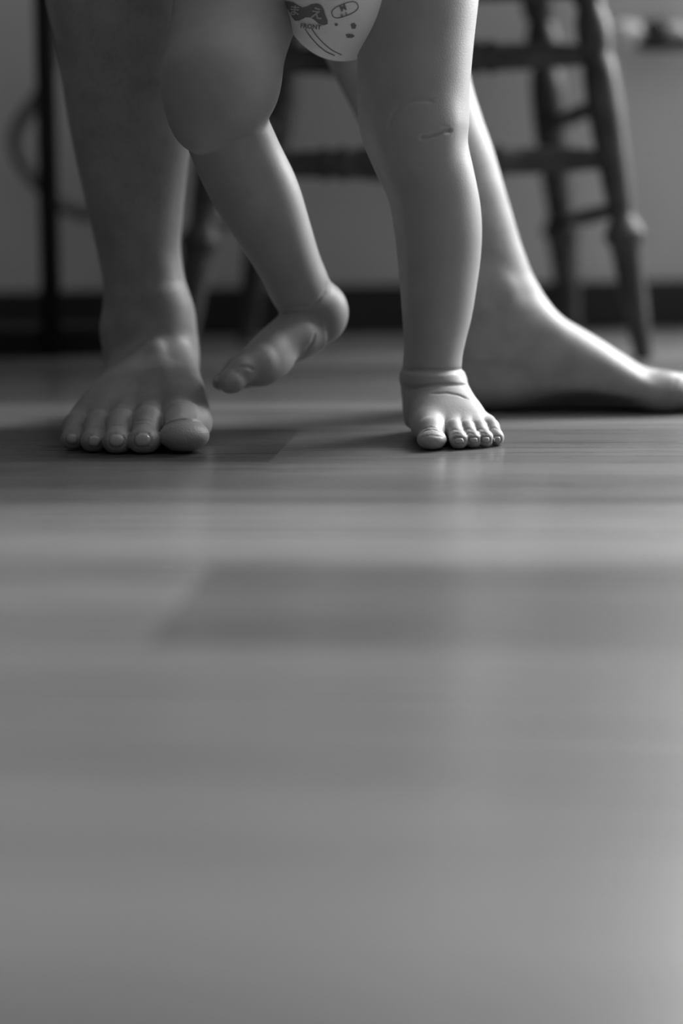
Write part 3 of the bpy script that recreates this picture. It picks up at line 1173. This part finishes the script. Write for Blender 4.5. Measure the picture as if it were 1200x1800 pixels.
nb = {'r': P3(1131, 636, 1.80, 0.0), 'l': P3(318, 636, 1.80, 0.0)}
nt = {'r': P3(1034, 0, 1.835), 'l': P3(413, 0, 1.835)}
fb = {'r': P3(1006, 590, 2.06, 0.0), 'l': P3(432, 590, 2.06, 0.0)}
ft = {'r': P3(946, 0, 2.00), 'l': P3(515, 0, 2.00)}
legs = {}
for s in 'rl':
    for key, b0, t0, sc_ in (('n', nb, nt, 1.0), ('f', fb, ft, 1.08)):
        p0, p1 = b0[s], t0[s]
        top = p0 + (p1 - p0) * (NZ1 / p1[2])
        legs[key + s] = (p0, top)
        turned_obj('leg', p0, top, [(a, r * sc_) for a, r in near_prof], M_WOOD, chair)


def on_leg(key, z):
    p0, p1 = legs[key]
    return p0 + (p1 - p0) * (z / NZ1)


rung_prof = [(0, .0070), (.10, .0095), (.20, .0105), (.27, .0110), (.285, .0140), (.30, .0110), (.315, .0115), (.33, .0145), (.345, .0115), (.37, .0125), (.42, .0145),
             (.5, .0150), (.58, .0145), (.63, .0125), (.655, .0115), (.67, .0145), (.685, .0115), (.70, .0110), (.715, .0140), (.73, .0110), (.80, .0105), (.90, .0095), (1, .0070)]
thin_prof = [(0, .0055), (.2, .0072), (.5, .0085), (.8, .0072), (1, .0055)]
for z in (.292, .193):
    turned_obj('stretcher', on_leg('nl', z), on_leg('nr', z), [(a, r * 1.22) for a, r in rung_prof], M_WOOD, chair)
turned_obj('stretcher', on_leg('nl', .352), on_leg('nr', .352), thin_prof, M_WOOD, chair)
for s in 'rl':
    for z, z2 in ((.247, .232), (.146, .128)):
        turned_obj('stretcher', on_leg('n' + s, z), on_leg('f' + s, z2), thin_prof, M_WOOD, chair)
bm = bmesh.new()
add_box(bm, (-.175, 1.68, .425), (.325, 2.10, .458), .012)  # seat is above the view, enlarged to block light from the ankle
bm_obj('seat', bm, M_WOOD, chair)
for i in range(6):
    x0 = -.105 + i * .07
    turned_obj('back_spindle', (x0, 2.055, .45), (x0 * 1.1 - .006, 2.13, .86), [(0, .007), (.3, .011), (.6, .008), (1, .006)], M_WOOD, chair, 12)
bm = bmesh.new()
add_box(bm, (-.16, 2.115, .85), (.30, 2.145, .95), .008)
bm_obj('top_rail', bm, M_WOOD, chair)

# =========================================================== black stand at the left, cable, wall fitting
st = empty('metal_stand', (-.30, 1.95, 0))
tag(st, 'black metal stand with upright post and low floor bar at the left edge', 'stand')
pb, ptp = P3(92, 560, 1.93, .0), P3(77, 0, 1.93)
pdir = (ptp - pb) / ptp[2]
turned_obj('post', pb, pb + pdir * .75, [(0, .0105), (.5, .0105), (1, .0105)], M_BLACK, st, 16)
fbar = WF(60, 628)
bm = bmesh.new()
add_box(bm, (pb[0] - .30, fbar[1], 0.0), (pb[0] + .075, pb[1] + .10, .030), .003)
bm_obj('floor_bar', bm, M_BLACK, st)

cab_px = [(64, -60), (98, 40), (92, 120), (75, 168), (38, 205), (22, 248), (40, 292), (78, 335), (115, 368), (165, 380), (210, 372), (240, 340)]
cb = curve_obj('cable', [W(a, b, 2.11) for a, b in cab_px], .0088, M_CABLE)
tag(cb, 'thick grey cable hanging in a loop behind the black post', 'cable')

wf = empty('wall_fitting', (.45, 2.16, .3))
tag(wf, 'thin dark bar on the back wall with one pale and one dark knob, right edge', 'wall fitting')
c0 = W(1120, 78, 2.15); c1 = W(1330, 76, 2.15)
turned_obj('bar', c0, c1, [(0, .005), (.02, .0075), (.98, .0075), (1, .005)], M_DARKPL, wf, 12)


def knob(c, r, mat, name):
    bm = bmesh.new()
    bmesh.ops.create_uvsphere(bm, u_segments=16, v_segments=10, radius=r)
    for v in bm.verts:
        v.co = Vector((v.co.x * 1.3 + c[0], v.co.y * .7 + c[1], v.co.z * .85 + c[2]))
    bm_obj(name, bm, mat, wf, smooth=True)


knob(W(1100, 58, 2.15), .016, M_PALE, 'pale_knob')
knob(W(1152, 50, 2.15), .012, M_DARKPL, 'dark_knob')
knob(W(1190, 55, 2.15), .010, M_PALE, 'pale_knob')
